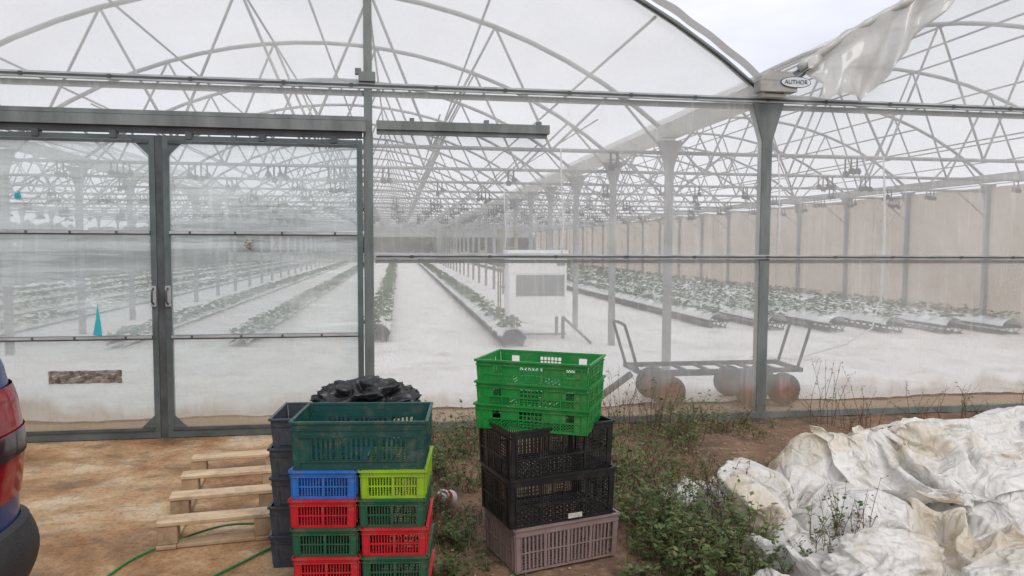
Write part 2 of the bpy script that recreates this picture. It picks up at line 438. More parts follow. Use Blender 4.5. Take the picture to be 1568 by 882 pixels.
gc=MB()
gc.box((3.26,D-.22,3.06),(3.62,D-.09,3.16))
gc.add([(3.26,D-.222,3.16),(3.62,D-.222,3.16),(3.56,D-.222,3.24),(3.34,D-.222,3.24),(3.26,D-.05,3.16),(3.62,D-.05,3.16),(3.56,D-.05,3.24),(3.34,D-.05,3.24)],
       [(0,1,2,3),(4,7,6,5),(1,5,6,2),(2,6,7,3),(3,7,4,0)])
gc.build('gutter_end_cap',[mat('weathered_cap',(.45,.44,.41),(.3,.29,.27),rough=.6)],GHN)
lb=MB()
n=24;vs=[(3.60+.15*math.cos(2*math.pi*i/n),D-.228,3.145+.052*math.sin(2*math.pi*i/n)) for i in range(n)]
lb.add(vs,[tuple(range(n-1,-1,-1))],0)
vs=[(3.60+.142*math.cos(2*math.pi*i/n),D-.231,3.145+.045*math.sin(2*math.pi*i/n)) for i in range(n)]
lb.add(vs,[tuple(range(n-1,-1,-1))],1)
lb.build('maker_label',[mat('label_blue',(.04,.10,.2),(.03,.08,.16)),mat('label_white',(.75,.77,.75),(.6,.62,.6))],GHN)
td=bpy.data.curves.new('label_text','FONT');td.body='AUTHOR';td.size=.055;td.align_x='CENTER';td.extrude=.0008
to=link(bpy.data.objects.new('label_text',td),GHN);to.location=(3.60,D-.234,3.128);to.rotation_euler=(R(90),0,0)
to.data.materials.append(bpy.data.materials['label_blue'])

# loose film along arches
M_loose=film('loose_film',.90,(.70,.69,.66),gloss=.04,var=.08,scale=4,trans=.3)
lf=MB()
cx2=(GX[2]+GX[3])/2
pts=[];rs=[]
for i in range(60):
    x=3.72+i*.055
    pts.append((x,D-.08+.02*math.sin(i*.9),arch(cx2,x)+.04+.012*noise.noise(Vector((i*.4,0,0)))));rs.append(.035+.012*noise.noise(Vector((i*.5,5,0)))+.005*math.sin(i*1.7))
lf.tube(pts,rs,10)
def flap(uu,vv):
    x=3.78+2.0*uu
    top=arch(cx2,x)+.05
    if x<4.02: zb=top-.10-(x-3.78)*1.2
    elif x<4.55: zb=3.05+.07*noise.noise(Vector((x*9,0,0)))
    else: zb=3.06+(x-4.55)*1.3
    zb=min(zb,top-.12)
    z=top-(top-zb)*vv
    dr=top-zb
    fold=math.sin(uu*26+vv*2.2+2.8*noise.noise(Vector((uu*3.5,vv*1.5,0))))
    fold2=noise.noise(Vector((uu*16,vv*3,4)))
    y=D-.10-(.012+.055*vv)*fold-.05*vv-.05*fold2*vv
    return (x-.16*vv*min(1,dr*1.5)+.016*vv*math.sin(uu*47),y,z+.02*noise.noise(Vector((uu*20,vv*6,1)))*vv)
lf.grid(flap,200,30)
def flap2(uu,vv):
    x=1.2+2.15*uu;top=arch(cxm,x)
    return (x+.01,D-.06-.06*vv+.01*math.sin(uu*40),top+.03+.05*vv*(1+.4*noise.noise(Vector((uu*9,0,0)))))
lf.grid(flap2,80,4)
lf.build('loose_roof_film',[M_loose],GHN)
dl=MB()
dl.tube([(x/10,D-.07,arch(cxm,x/10)-.045) for x in range(-60,34)][10:],.014,6)
dl.tube([(3.6+x*.1,D-.07,arch(cx2,3.6+x*.1)-.05) for x in range(0,60)],.014,6)
dl.build('arch_clip_profile',[M_railD],GHN)

hk=MB()
for k in range(1,12):
    y=D+S*k
    for bi in (0,1,2):
        x0=GX[bi]
        for i in range(9):
            if random.random()<.35: continue
            x=x0+.6+i*.97+random.uniform(-.15,.15)
            for q in range(random.choice((2,3,4))):
                xx=x+q*.085;z=2.68-random.uniform(0,.08)
                hk.tube([(xx,y-.03,2.82),(xx,y-.03,z),(xx+.03,y-.04,z-.04),(xx+.055,y-.03,z-.0),(xx+.02,y-.02,z+.045)],.013,4)
                hk.box((xx-.028,y-.06,z-.035),(xx+.034,y-.015,z+.035))
hk.build('hanging_hooks',[M_hook],GHN)
hp=MB()
for (x,y,zb) in ((2.0,9.1,1.5),(4.9,9.1,1.4),(6.4,9.1,.9),(8.2,11.6,.7),(2.0,14.1,1.2)):
    hp.tube([(x,y-.04,2.85),(x+.01,y-.06,2.4),(x+.04,y-.05,1.9),(x+.02,y-.04,zb)],.011,6)
pts=[(6.4,9.06,.9),(6.35,9.1,.55),(6.1,9.3,.3),(5.5,9.6,.06),(5.0,9.9,.05)];hp.tube(pts,.011,6)
hp.build('hanging_drip_pipes',[mat('white_pipe',(.7,.7,.68),(.6,.6,.58))],GHN)
print('gh',time.time()-T0)

# ------------------------------------------------------------------ strawberry rows
M_leafS=leafmat('strawberry_leaf',(.025,.075,.018),(.07,.16,.04),6)
M_bag=mat('white_grow_bag',(.88,.89,.88),(.74,.76,.74),scale=5,rough=.5)
M_gut=mat('black_gutter_frame',(.03,.03,.03),(.06,.06,.06),scale=6,rough=.6)
def row(x,y0,y1=63,low=False):
    mb=MB();zb=.14 if not low else .03
    n=max(2,int((y1-y0)/.5))
    bw=.17 if not low else .12
    def fn(uu,vv):
        y=y0+(y1-y0)*uu;an=math.pi*vv
        rr=bw+.03*noise.noise(Vector((y*3,vv*3,x)))
        return (x+rr*1.15*math.cos(an),y,zb+.04+rr*.85*math.sin(an)*(1+.25*noise.noise(Vector((y*5,0,x)))))
    mb.grid(fn,n*4,8,0)
    if not low:
        mb.bar((x-.19,y0,zb+.03),(x-.19,y1,zb+.03),.03,.045,2);mb.bar((x+.19,y0,zb+.03),(x+.19,y1,zb+.03),.03,.045,2)
        mb.bar((x-.14,y0,.05),(x-.14,y1,.05),.018,.018,2);mb.bar((x+.14,y0,.05),(x+.14,y1,.05),.018,.018,2)
        mb.bar((x-.17,y0,zb+.03),(x+.17,y0,zb+.03),.03,.03,2)
        y=y0
        while y<min(y1,30):
            for sx in (-.17,.17):
                mb.bar((x+sx,y,zb+.02),(x+sx,y+.10,.05),.012,.012,2);mb.bar((x+sx,y+.10,.05),(x+sx,y+.20,zb+.02),.012,.012,2)
            y+=.20
    y=y0+.08
    while y<y1:
        far=(y-y0)
        if low or random.random()<.93:
            nl=random.randint(17,26) if far<14 else random.randint(8,11)
            sz=.056 if far<14 else .095
            px=x+random.uniform(-.05,.05)
            for _ in range(nl):
                an=random.uniform(0,6.28);rr=(.17 if not low else .22)*random.random()**.5;h=random.uniform(.0,.18)
                c=Vector((px+rr*math.cos(an)*1.25,y+rr*math.sin(an)*.8,zb+(.19 if not low else .14)+h*(1-rr*3)))
                d1=Vector((math.cos(an),math.sin(an),random.uniform(-.5,.3))).normalized()
                d2=d1.cross(Vector((random.uniform(-.4,.4),random.uniform(-.4,.4),1))).normalized()
                s_=sz*random.uniform(.7,1.3)
                mb.add([c-d1*s_,c+d2*s_*.8,c+d1*s_,c-d2*s_*.8],[(0,1,2,3)],1)
        y+=(.36 if not low else .30) if far<14 else .46
    mb.build('strawberry_row',[M_bag,M_leafS,M_gut])
for x,y0 in ((1.80,11.5),(-.35,12.4),(6.2,13.6),(7.2,13.2),(8.2,12.8),(9.2,12.5),(10.2,12.2),(11.2,12.0)): row(x,y0)
for x in (-2.5,-4.3,-6.9,-8.5,-10.1,-11.7,-13.2): row(x,12.0,low=True)
print('rows',time.time()-T0)

# ------------------------------------------------------------------ distant trees
M_tree=leafmat('distant_foliage',(.04,.06,.035),(.07,.09,.05),.3)
mb=MB()
for i in range(5200):
    x=random.uniform(-120,120);h=3.8+2.0*noise.noise(Vector((x*.06,0,0)))+1.5*noise.noise(Vector((x*.3,4,0)))
    z=h*random.random()**.6
    c=Vector((x,110+random.uniform(0,10),z));s_=random.uniform(.5,1.1)
    d1=Vector((random.uniform(-1,1),random.uniform(-.5,.5),random.uniform(-1,1))).normalized();d2=d1.cross(Vector((random.uniform(-.4,.4),1,random.uniform(-.4,.4)))).normalized()
    mb.add([c-d1*s_,c+d2*s_,c+d1*s_,c-d2*s_],[(0,1,2,3)])
mb.build('distant_tree_line',[M_tree])

# ------------------------------------------------------------------ crates
def crate(name,mt_,L_,W_,H_,pos,rot,style='v',taper=.035,tilt=0):
    mb=MB();t=.0035
    def panelw(P,place):
        def bx(xa,xb,za,zb,o0=0,o1=t):
            c=[place(xa,za,o0),place(xb,za,o0),place(xb,zb,o0),place(xa,zb,o0),place(xa,za,o1),place(xb,za,o1),place(xb,zb,o1),place(xa,zb,o1)]
            mb.add(c,[(0,1,2,3),(7,6,5,4),(0,4,5,1),(1,5,6,2),(2,6,7,3),(3,7,4,0)],0)
        h=P/2
        rd=.034 if H_>.15 else .024
        bx(-h-.008,h+.008,H_-.010,H_,-.002,.012)
        bx(-h,h,H_-rd,H_-.0105,0,t)
        bx(-h,h,H_-rd-.006,H_-rd-.0005,0,.009)
        bx(-h,h,0,.012,0,t);
        cw=.026
        ztp=H_-rd-.0065
        bx(-h,-h+cw,.0125,ztp,0,t+.001);bx(h-cw,h,.0125,ztp,0,t+.001)
        bx(-h+cw,-h+cw+.004,.0125,ztp,0,.009);bx(h-cw-.004,h-cw,.0125,ztp,0,.009)
        def fill(xa,xb,za,zb,pat,st=.0125,bw=.0045):
            if pat=='v':
                n=max(1,int(round((xb-xa)/st)))
                for i in range(1,n):
                    x=xa+(xb-xa)*i/n;bx(x-bw/2,x+bw/2,za,zb,0,t*.9)
            elif pat=='V':
                n=max(1,int(round((xb-xa)/.022)))
                for i in range(1,n):
                    x=xa+(xb-xa)*i/n;bx(x-.0055,x+.0055,za,zb,0,t*2.0)
            elif pat=='g':
                n=max(1,int(round((xb-xa)/.02)))
                for i in range(1,n):
                    x=xa+(xb-xa)*i/n;bx(x-.0025,x+.0025,za,zb,0,t*.9)
                n=max(1,int(round((zb-za)/.016)))
                for i in range(1,n):
                    z=za+(zb-za)*i/n;bx(xa,xb,z-.0025,z+.0025,.0005,t*.8)
            elif pat=='x':
                hh=zb-za;n=max(1,int(round((xb-xa)/.016)))
                k_=-int(hh/.016)-1
                while k_<n+1:
                    x=xa+k_*.016
                    for s in (1,-1):
                        a0=max(x,xa);b0=min(x+hh,xb)
                        if b0-a0>.003:
                            z0_=za+(a0-x);z1_=za+(b0-x)
                            if s<0:z0_,z1_=za+zb-z0_,za+zb-z1_
                            w=.002;o0=.0 if s>0 else .0006;o1=t*.8 if s>0 else t*.9
                            c=[place(a0-w,z0_,o0),place(a0+w,z0_,o0),place(b0+w,z1_,o0),place(b0-w,z1_,o0),place(a0-w,z0_,o1),place(a0+w,z0_,o1),place(b0+w,z1_,o1),place(b0-w,z1_,o1)]
                            mb.add(c,[(0,1,2,3),(7,6,5,4),(0,4,5,1),(1,5,6,2),(2,6,7,3),(3,7,4,0)],0)
                    k_+=1
            else: bx(xa,xb,za,zb,0,t)
        xi0=-h+cw+.004;xi1=h-cw-.004;z0=.0125;z1=ztp
        W=xi1-xi0
        if style=='v':
            zm=z0+(z1-z0)*.5
            bx(xi0,xi1,zm-.003,zm+.003,0,t)
            nb=3 if P>.35 else 2
            for i in range(nb):
                xa=xi0+W*i/nb+(.006 if i else 0);xb=xi0+W*(i+1)/nb-(.006 if i<nb-1 else 0)
                fill(xa,xb,z0,zm-.003,'v');fill(xa,xb,zm+.003,z1,'v')
                if i: bx(xa-.012,xa,z0,z1,0,t+.002)
        elif style=='teal':
            zm=z0+(z1-z0)*.84
            bx(xi0,xi1,zm,z1,0,t);bx(xi0,xi1,zm-.004,zm-.0005,0,.010)
            segs=[(0,.10,'s'),(.10,.30,'V'),(.30,.35,'s'),(.35,.65,'V'),(.65,.70,'s'),(.70,.90,'V'),(.90,1,'s')]
            zl=z0+(z1-z0)*.18
            bx(xi0,xi1,z0,zl,0,t)
            for a_,b_,p_ in segs: fill(xi0+W*a_,xi0+W*b_,zl,zm-.0045,p_)
            for a_ in (0.10,.325,.675,.90): bx(xi0+W*a_-.003,xi0+W*a_+.003,zl,zm-.005,t,.012)
            bx(xi0,xi1,zl-.006,zl-.001,t,.010)
        elif style=='black':
            zm=z0+(z1-z0)*.45
            bx(xi0,xi1,zm-.005,zm+.005,0,.007)
            for i in range(4):
                xa=xi0+W*i/4+.005;xb=xi0+W*(i+1)/4-.005
                bx(xa-.010,xa,z0,z1,0,t+.003)
                fill(xa,xb,z0,zm-.0055,'v' if i in(1,2) else 'x');fill(xa,xb,zm+.0055,z1,'g' if i in (0,3) else 'v')
        elif style=='green':
            zm=z0+(z1-z0)*.50
            bx(xi0,xi1,zm-.003,zm+.003,0,.007)
            segs=[(0,.06,'s','s'),(.06,.20,'o','x'),(.20,.38,'s','x'),(.38,.62,'g','g'),(.62,.80,'s','x'),(.80,.94,'o','x'),(.94,1,'s','s')]
            for a_,b_,pu,pl in segs:
                xa=xi0+W*a_+.003;xb=xi0+W*b_-.003
                if pu=='o':
                    bx(xa,xa+.022,zm+.0035,z1,0,t)
                else: fill(xa,xb,zm+.0035,z1,pu)
                fill(xa,xb,z0,zm-.0035,pl)
                bx(xa-.006,xa-.0005,z0,z1,0,t+.003)
        elif style=='mauve':
            for q in range(2):
                za=z0+(z1-z0)*q*.5+.003;zb=z0+(z1-z0)*(q+1)*.5-.003
                fill(xi0,xi1,za,zb,'v',.022,.010);bx(xi0,xi1,zb,zb+.006,0,.006)
            for i in range(1,4): bx(xi0+W*i/4-.008,xi0+W*i/4+.008,z0,z1,0,t+.004)
        elif style=='solid':
            bx(xi0,xi1,z0,z1,0,t)
            for i in range(1,7): bx(xi0+W*i/7-.003,xi0+W*i/7+.003,z0,z1,t,.010)
            bx(xi0,xi1,z0+.02,z0+.026,t,.0095)
    hl=L_/2-.012;hw=W_/2-.012
    def tp(x,y,z):
        k=1-taper*(1-z/H_);return Vector((x*k,y*k,z))
    panelw(2*hl,lambda x,z,o:tp(x,-hw-o,z))
    panelw(2*hl,lambda x,z,o:tp(-x,hw+o,z))
    panelw(2*hw,lambda x,z,o:tp(hl+o+.0015,x,z))
    panelw(2*hw,lambda x,z,o:tp(-hl-o-.0015,-x,z))
    k=1-taper
    n=int(2*hl/.03)
    for i in range(n+1):
        x=(-hl+2*hl*i/n)*k;mb.box((x-.004,-hw*k,.002),(x+.004,hw*k,.006))
    n=int(2*hw/.03)
    for i in range(n+1):
        y=(-hw+2*hw*i/n)*k;mb.box((-hl*k,y-.004,.0065),(hl*k,y+.004,.0095))
    o=mb.build(name,[mt_]);o.location=pos;o.rotation_euler=(tilt,0,R(rot))
    return o
def plastic(name,c,dust=(.32,.25,.18),rough=.42):
    return mat(name,c,tuple(x*.75 for x in c),scale=5,rough=rough,c3=tuple(.6*x+.4*y*.7 for x,y in zip(c,dust)),s3=14)
P_teal=plastic('teal_plastic',(.008,.075,.064));P_blue=plastic('blue_plastic',(.02,.16,.55))
P_lime=plastic('lime_plastic',(.30,.52,.015));P_red=plastic('red_plastic',(.55,.010,.022));P_dg=plastic('dark_green_plastic',(.008,.10,.05))
P_gr=plastic('green_plastic',(.012,.26,.045));P_bk=plastic('black_plastic',(.010,.010,.011),dust=(.12,.10,.09));P_mv=plastic('mauve_plastic',(.27,.19,.175))
P_gy=plastic('grey_plastic',(.055,.07,.09))
Z0=.024
cx_,cy_=-.155,3.42;ro=-6.5
def rel(dx,dy=0,c=(cx_,cy_),rr=ro):
    q=R(rr);return (c[0]+dx*math.cos(q)-dy*math.sin(q),c[1]+dx*math.sin(q)+dy*math.cos(q))
z=Z0
lay=[(P_dg,P_red),(P_red,P_dg),(P_dg,P_red),(P_red,P_dg),(P_blue,P_lime)]
for i,(A,B) in enumerate(lay):
    j=random.uniform(-.008,.008)
    x,y=rel(-.149+j);crate('vegetable_crate',A,.298,.40,.127,(x,y,z),ro+random.uniform(-.8,.8),'v',.02)
    x,y=rel(.151+j);crate('vegetable_crate',B,.298,.40,.127,(x,y,z),ro+random.uniform(-.8,.8),'v',.02)
    z+=.1285
x,y=rel(0);crate('plastic_crate',P_teal,.60,.40,.215,(x,y,z),ro+.5,'teal',.03)
z=Z0
for i in range(5):
    crate('plastic_crate',P_gy,.60,.40,.165,(-.335+random.uniform(-.008,.008),3.93,z),-3+random.uniform(-1,1),'solid',.05);z+=.148
zg=z+.017
z=.012
crate('plastic_crate',P_mv,.62,.41,.228,(.80,3.80,z),16,'mauve',.03);z+=.230
ob=crate('plastic_crate',P_bk,.62,.41,.25,(.775,3.79,z),15,'black',.03)
lbm=MB();lbm.add([(.02,-.2085,.018),(.10,-.2085,.018),(.10,-.2095,.044),(.02,-.2095,.044)],[(0,1,2,3)])
lbm.build('paper_label',[mat('paper_label',(.6,.58,.54),(.4,.38,.35),scale=60)],ob);z+=.241
crate('plastic_crate',P_bk,.62,.41,.25,(.765,3.80,z),17.5,'black',.03);z+=.230
for i in range(3):
    crate('plastic_crate',P_gr,.61,.40,.130,(.74+random.uniform(-.006,.006),3.80,z-.008),-26+random.uniform(-1.2,1.2),'green',.03);z+=.113
print('crates',time.time()-T0)

# ------------------------------------------------------------------ bags
def blob(name,c,sx,sy,sz,mt_,seed=0,n=90,A=(.30,.16,.05),par=None,fl=.35,fq=1.3):
    mb=MB()
    def fn(uu,vv):
        th=2*math.pi*uu;ph=math.pi*vv
        d=Vector((math.sin(ph)*math.cos(th),math.sin(ph)*math.sin(th),-math.cos(ph)))
        q=d*fq+Vector((seed,seed*2,0))
        wv=noise.noise(q*1.2)*1.2
        q2=q+Vector((wv,-wv,wv*.5))
        k=1+A[0]*(.5-2*abs(noise.noise(q2*1.5)))+A[1]*(.5-2*abs(noise.noise(q2*3.4)))+A[2]*(.5-2*abs(noise.noise(q2*7)))
        z=d.z*sz*k
        if z<-sz*fl:z=-sz*fl
        return (c[0]+d.x*sx*k,c[1]+d.y*sy*k,c[2]+z+sz*fl)
    mb.grid(fn,n*2,n,0);return mb.build(name,[mt_],par)
M_bagK=mat('black_bin_bag',(.010,.010,.012),(.018,.018,.02),rough=.30,bump=.25,bscale=9)
blob('black_plastic_bag',(-.17,3.93,zg-.02),.25,.18,.125,M_bagK,3.3,100,(.34,.12,.03),None,.35,.95)

# ------------------------------------------------------------------ pallet
M_wood=mat('pallet_wood',(.66,.50,.33),(.50,.36,.22),scale=3,rough=.8,bump=.3,bscale=20,stretch=(1,9,9),c3=(.30,.21,.14),s3=5)
M_wood2=mat('pallet_block_wood',(.48,.34,.21),(.34,.23,.14),scale=6,rough=.85,bump=.4,bscale=24,c3=(.22,.16,.10),s3=8)
mb=MB()
Lp=1.36;Wp=.60
for i,yy in enumerate((0,.41,.82,1.22)):
    j=random.uniform(-.012,.012)
    mb.box((-Wp/2+j,yy,.122),(Wp/2+j,yy+.12,.146))
    for xx in (-Wp/2+.005,Wp/2-.105):
        mb.box((xx,yy+.006,.022),(xx+.10,yy+.112,.1215),1)
for xx in (-Wp/2,Wp/2-.10): mb.box((xx,-.01,.0),(xx+.10,1.335,.0215),1)
mb.box((-Wp/2+.10,.0,.0),(Wp/2-.10,.10,.021),1)
o=mb.build('wooden_pallet',[M_wood,M_wood2]);o.location=(-.98,4.10,Z0);o.rotation_euler=(0,0,R(7))
md=o.modifiers.new('b','BEVEL');md.width=.004;md.segments=1

# ------------------------------------------------------------------ hose & cord
mb=MB()
def smooth(P,k=8):
    o_=[]
    P=[Vector(p) for p in P]
    for i in range(len(P)-1):
        p0=P[max(i-1,0)];p1=P[i];p2=P[i+1];p3=P[min(i+2,len(P)-1)]
        for j in range(k):
            t=j/k;o_.append(.5*((2*p1)+(-p0+p2)*t+(2*p0-5*p1+4*p2-p3)*t*t+(-p0+3*p1-3*p2+p3)*t**3))
    o_.append(P[-1]);return o_
mb.tube(smooth([(-1.75,2.6,.032),(-1.5,3.3,.032),(-1.42,3.7,.032),(-1.32,4.02,.032),(-1.02,4.27,.056),(-.80,4.30,.056),(-.62,4.36,.035),(-.56,4.2,.032),(-.78,3.85,.032),(-.95,3.6,.032),(-1.28,3.0,.032)]),.0065,8)
mb.build('green_garden_hose',[mat('hose_green',(.02,.17,.05),(.02,.23,.06),rough=.35)])
mb=MB();mb.tube(smooth([(-.64,5.0,.03),(-.62,4.8,.15),(-.66,4.6,.25),(-.64,4.5,.05),(-.7,4.65,.035),(-.62,4.85,.04),(-.66,4.95,.12)]),.006,6)
mb.build('orange_cord',[mat('cord_orange',(.7,.08,.02),(.6,.06,.02),rough=.6)])

# litter bottle
mb=MB()
prof=[(0,.0),(.028,.004),(.031,.02),(.031,.06),(.027,.068),(.031,.078),(.031,.125),(.022,.15),(.011,.165),(.011,.185),(0,.186)]
n=16;vs=[]
for rr,zz in prof:
    for k in range(n): vs.append((rr*math.cos(6.2832*k/n),rr*math.sin(6.2832*k/n),zz))
for i in range(len(prof)-1):
    for k in range(n):
        mb.f.append((i*n+k,i*n+(k+1)%n,(i+1)*n+(k+1)%n,(i+1)*n+k));mb.m.append(1 if i in (4,5,8,9) else 0);mb.sm.append(True)
mb.v=vs
o=mb.build('plastic_bottle',[mat('bottle_white',(.7,.7,.68),(.6,.6,.6),rough=.25),mat('bottle_red',(.6,.03,.02),(.5,.02,.02),rough=.3)])
o.location=(.33,4.62,.04);o.rotation_euler=(R(68),R(25),R(-40));o.scale=(1.5,1.5,1.1)

# ------------------------------------------------------------------ heater unit
hu=empty('heater_unit',(2.36,12.7,0))
mb=MB();mb.box((-.5,-.3,.42),(.5,.3,1.50));mb.box((-.52,-.32,1.505),(.52,.32,1.56));mb.box((-.5,-.31,1.16),(.5,-.302,1.175),0)
o=mb.build('cabinet',[mat('white_enamel',(.9,.91,.9),(.85,.86,.85),rough=.35)],hu)
mb=MB()
for i in range(14): mb.box((-.38,-.312,.78+i*.026),(.46,-.303,.795+i*.026))
mb.box((.33,-.312,1.30),(.47,-.303,1.37))
mb.build('grille',[mat('grille_grey',(.24,.255,.265),(.20,.21,.22))],hu)
mb=MB()
for x in (-.45,.45):
    for y in (-.26,.26): mb.box((x-.025,y-.025,.02),(x+.025,y+.025,.419))
mb.box((-.5,-.28,.1),(.5,-.25,.13));mb.bar((.45,-.3,.4),(.75,-1.0,.05),.04,.04)
mb.build('stand',[M_galv],hu)
mb=MB()
for x in (1.78,2.08):
    for y in (12.9,13.2): mb.tube([(x,y,0),(x,y,1.95)],.014,5)
for z in (.5,.9,1.3,1.6,1.9):
    mb.tube([(1.78,12.9,z),(2.08,12.9,z)],.01,5);mb.tube([(1.78,13.2,z),(2.08,13.2,z)],.01,5);mb.tube([(2.08,12.9,z),(2.08,13.2,z)],.01,5)
    mb.box((1.79,12.91,z-.004),(2.07,13.19,z+.004))
mb.build('wire_rack',[mat('yellowish_rack',(.3,.27,.14),(.2,.18,.1))])

# ------------------------------------------------------------------ trolley
tz=empty('flatbed_trolley',(3.22,7.25,0))
M_dark=mat('dark_painted_steel',(.04,.045,.05),(.025,.03,.035),rough=.5)
mb=MB()
mb.box((-.86,-.28,.36),(.88,-.24,.405));mb.box((-.86,.24,.36),(.88,.28,.405));mb.box((-.86,-.239,.362),(-.82,.239,.403));mb.box((.84,-.239,.362),(.88,.239,.403))
for i in range(6): mb.box((-.6+i*.24,-.239,.37),(-.57+i*.24,.239,.398))
mb.box((-.5,-.03,.30),(.5,.03,.359))
for s,x in ((-1,-.85),(1,.86)):
    P=[(x,-.2,.38),(x+s*.13,-.2,.80),(x+s*.15,-.15,.86),(x+s*.15,.15,.86),(x+s*.13,.2,.80),(x,.2,.38)]
    mb.tube(smooth(P,4),.016,8)
for x in (-.52,.36,.66): mb.box((x-.03,-.27,.17),(x+.03,.27,.30))
mb.bar((-.86,0,.33),(-1.25,-.1,.10),.06,.04)
mb.build('chassis',[M_dark],tz)
M_rub=mat('rubber',(.012,.012,.012),(.02,.02,.02),rough=.8);M_rr=mat('red_rim',(.26,.02,.018),(.17,.018,.016))
for i,x in enumerate((-.55,.33,.68)):
    for y in (-.26,.26):
        mb=MB();n=24
        def ring(rr,hw,mi):
            vs=[];
            for k in range(n):
                c_,s_=math.cos(6.2832*k/n),math.sin(6.2832*k/n)
                vs+=[(x+rr*c_,y-hw,.185+rr*s_),(x+rr*c_,y+hw,.185+rr*s_)]
            fs=[(2*k,2*k+1,(2*k+3)%(2*n),(2*k+2)%(2*n)) for k in range(n)]
            fs+=[tuple(2*k for k in range(n)),tuple(2*k+1 for k in range(n-1,-1,-1))]
            mb.add(vs,fs,mi)
        ring(.165,.035,0);ring(.092,.042,1);ring(.03,.055,0)
        mb.build('wheel_%d'%(i+1),[M_rub,M_rr],tz)

# ------------------------------------------------------------------ car
car=empty('parked_car',(-1.29,2.12,0))
M_carp=mat('blue_car_paint',(.008,.035,.16),(.007,.03,.14),rough=.18)
M_glass=mat('car_glass',(.01,.012,.014),(.01,.012,.014),rough=.05)
M_trim=mat('black_trim',(.018,.018,.02),(.03,.03,.031),rough=.6,bump=.2,bscale=60)
M_tail=mat('tail_lamp_red',(.30,.006,.012),(.22,.005,.011),rough=.08)
def interp(tab,z):
    if z<=tab[0][0]:return tab[0][1:]
    for p,q in zip(tab,tab[1:]):
        if z<=q[0]:
            t=(z-p[0])/(q[0]-p[0]);t=t*t*(3-2*t)*.5+t*.5
            return tuple(a_+(b_-a_)*t for a_,b_ in zip(p[1:],q[1:]))
    return tab[-1][1:]
TAB=[(.28,-.10,-4.15,.82),(.45,-.02,-4.25,.87),(.70,.0,-4.28,.89),(.95,-.005,-4.22,.89),(1.12,-.02,-3.6,.89),(1.22,-.045,-3.0,.875),(1.33,-.10,-2.75,.84),(1.45,-.20,-2.45,.78),(1.60,-.34,-2.15,.69),(1.68,-.52,-1.9,.58),(1.71,-.85,-1.6,.42)]
def cs(th,z,off=0,n=7.5):
    xr,xf,bw=interp(TAB,z);ax=(xr-xf)/2+off;cx=(xr+xf)/2;bw+=off
    c,s=math.cos(th),math.sin(th)
    return (cx+ax*math.copysign(abs(c)**(2/n),c),bw*math.copysign(abs(s)**(2/n),s),z)
mb=MB();mb.grid(lambda uu,vv:cs(2*math.pi*uu,.28+1.43*vv),240,58,0)
mb.add([cs(2*math.pi*i/60,1.71) for i in range(60)],[tuple(range(60))],0)
mb.add([cs(2*math.pi*i/60,.28) for i in range(60)],[tuple(range(59,-1,-1))],2)
mb.grid(lambda uu,vv:cs(R(-26)+R(52)*uu,1.26+.33*vv,.006),60,10,1)
for s in (1,-1):
    mb.grid(lambda uu,vv:cs(s*(R(66)+R(70)*uu),1.25+.30*vv,.006),40,8,1)
mb.grid(lambda uu,vv:cs(R(155)+R(50)*uu,1.26+.32*vv,.006),40,8,1)
mb.grid(lambda uu,vv:cs(R(-75)+R(150)*uu,.44+.25*vv,.022+.035*math.sin(math.pi*vv)),90,10,2)
mb.grid(lambda uu,vv:cs(R(-75)+R(150)*uu,.69+.012*vv,.022*(1-vv)+.002),90,3,2)
mb.build('body',[M_carp,M_glass,M_trim],car)
mb=MB()
for s in (1,-1):
    mb.grid(lambda uu,vv:cs(s*(R(1.2)+R(62)*uu**1.5),.79+.37*vv,.008+.014*math.sin(math.pi*vv)*math.sin(math.pi*uu)),90,16,0)
    mb.grid(lambda uu,vv:cs(s*(R(1.8)+R(55)*uu**1.5),.93+.085*vv,.025),70,6,1)
mb.build('tail_lamps',[M_tail,mat('lamp_smoke',(.03,.012,.018),(.05,.03,.035),rough=.08)],car)
mb=MB()
for x in (-.78,-3.35):
    for y in (-.80,.80):
        n=28
        for rr,hw,mi in ((.36,.11,0),(.22,.118,1)):
            vs=[]
            for k in range(n):
                c_,s_=math.cos(6.2832*k/n),math.sin(6.2832*k/n);vs+=[(x+rr*c_,y-hw,.382+rr*s_),(x+rr*c_,y+hw,.382+rr*s_)]
            mb.add(vs,[(2*k,2*k+1,(2*k+3)%(2*n),(2*k+2)%(2*n)) for k in range(n)]+[tuple(2*k for k in range(n)),tuple(2*k+1 for k in range(n-1,-1,-1))],mi)
mb.build('wheels',[M_trim,M_rail],car)

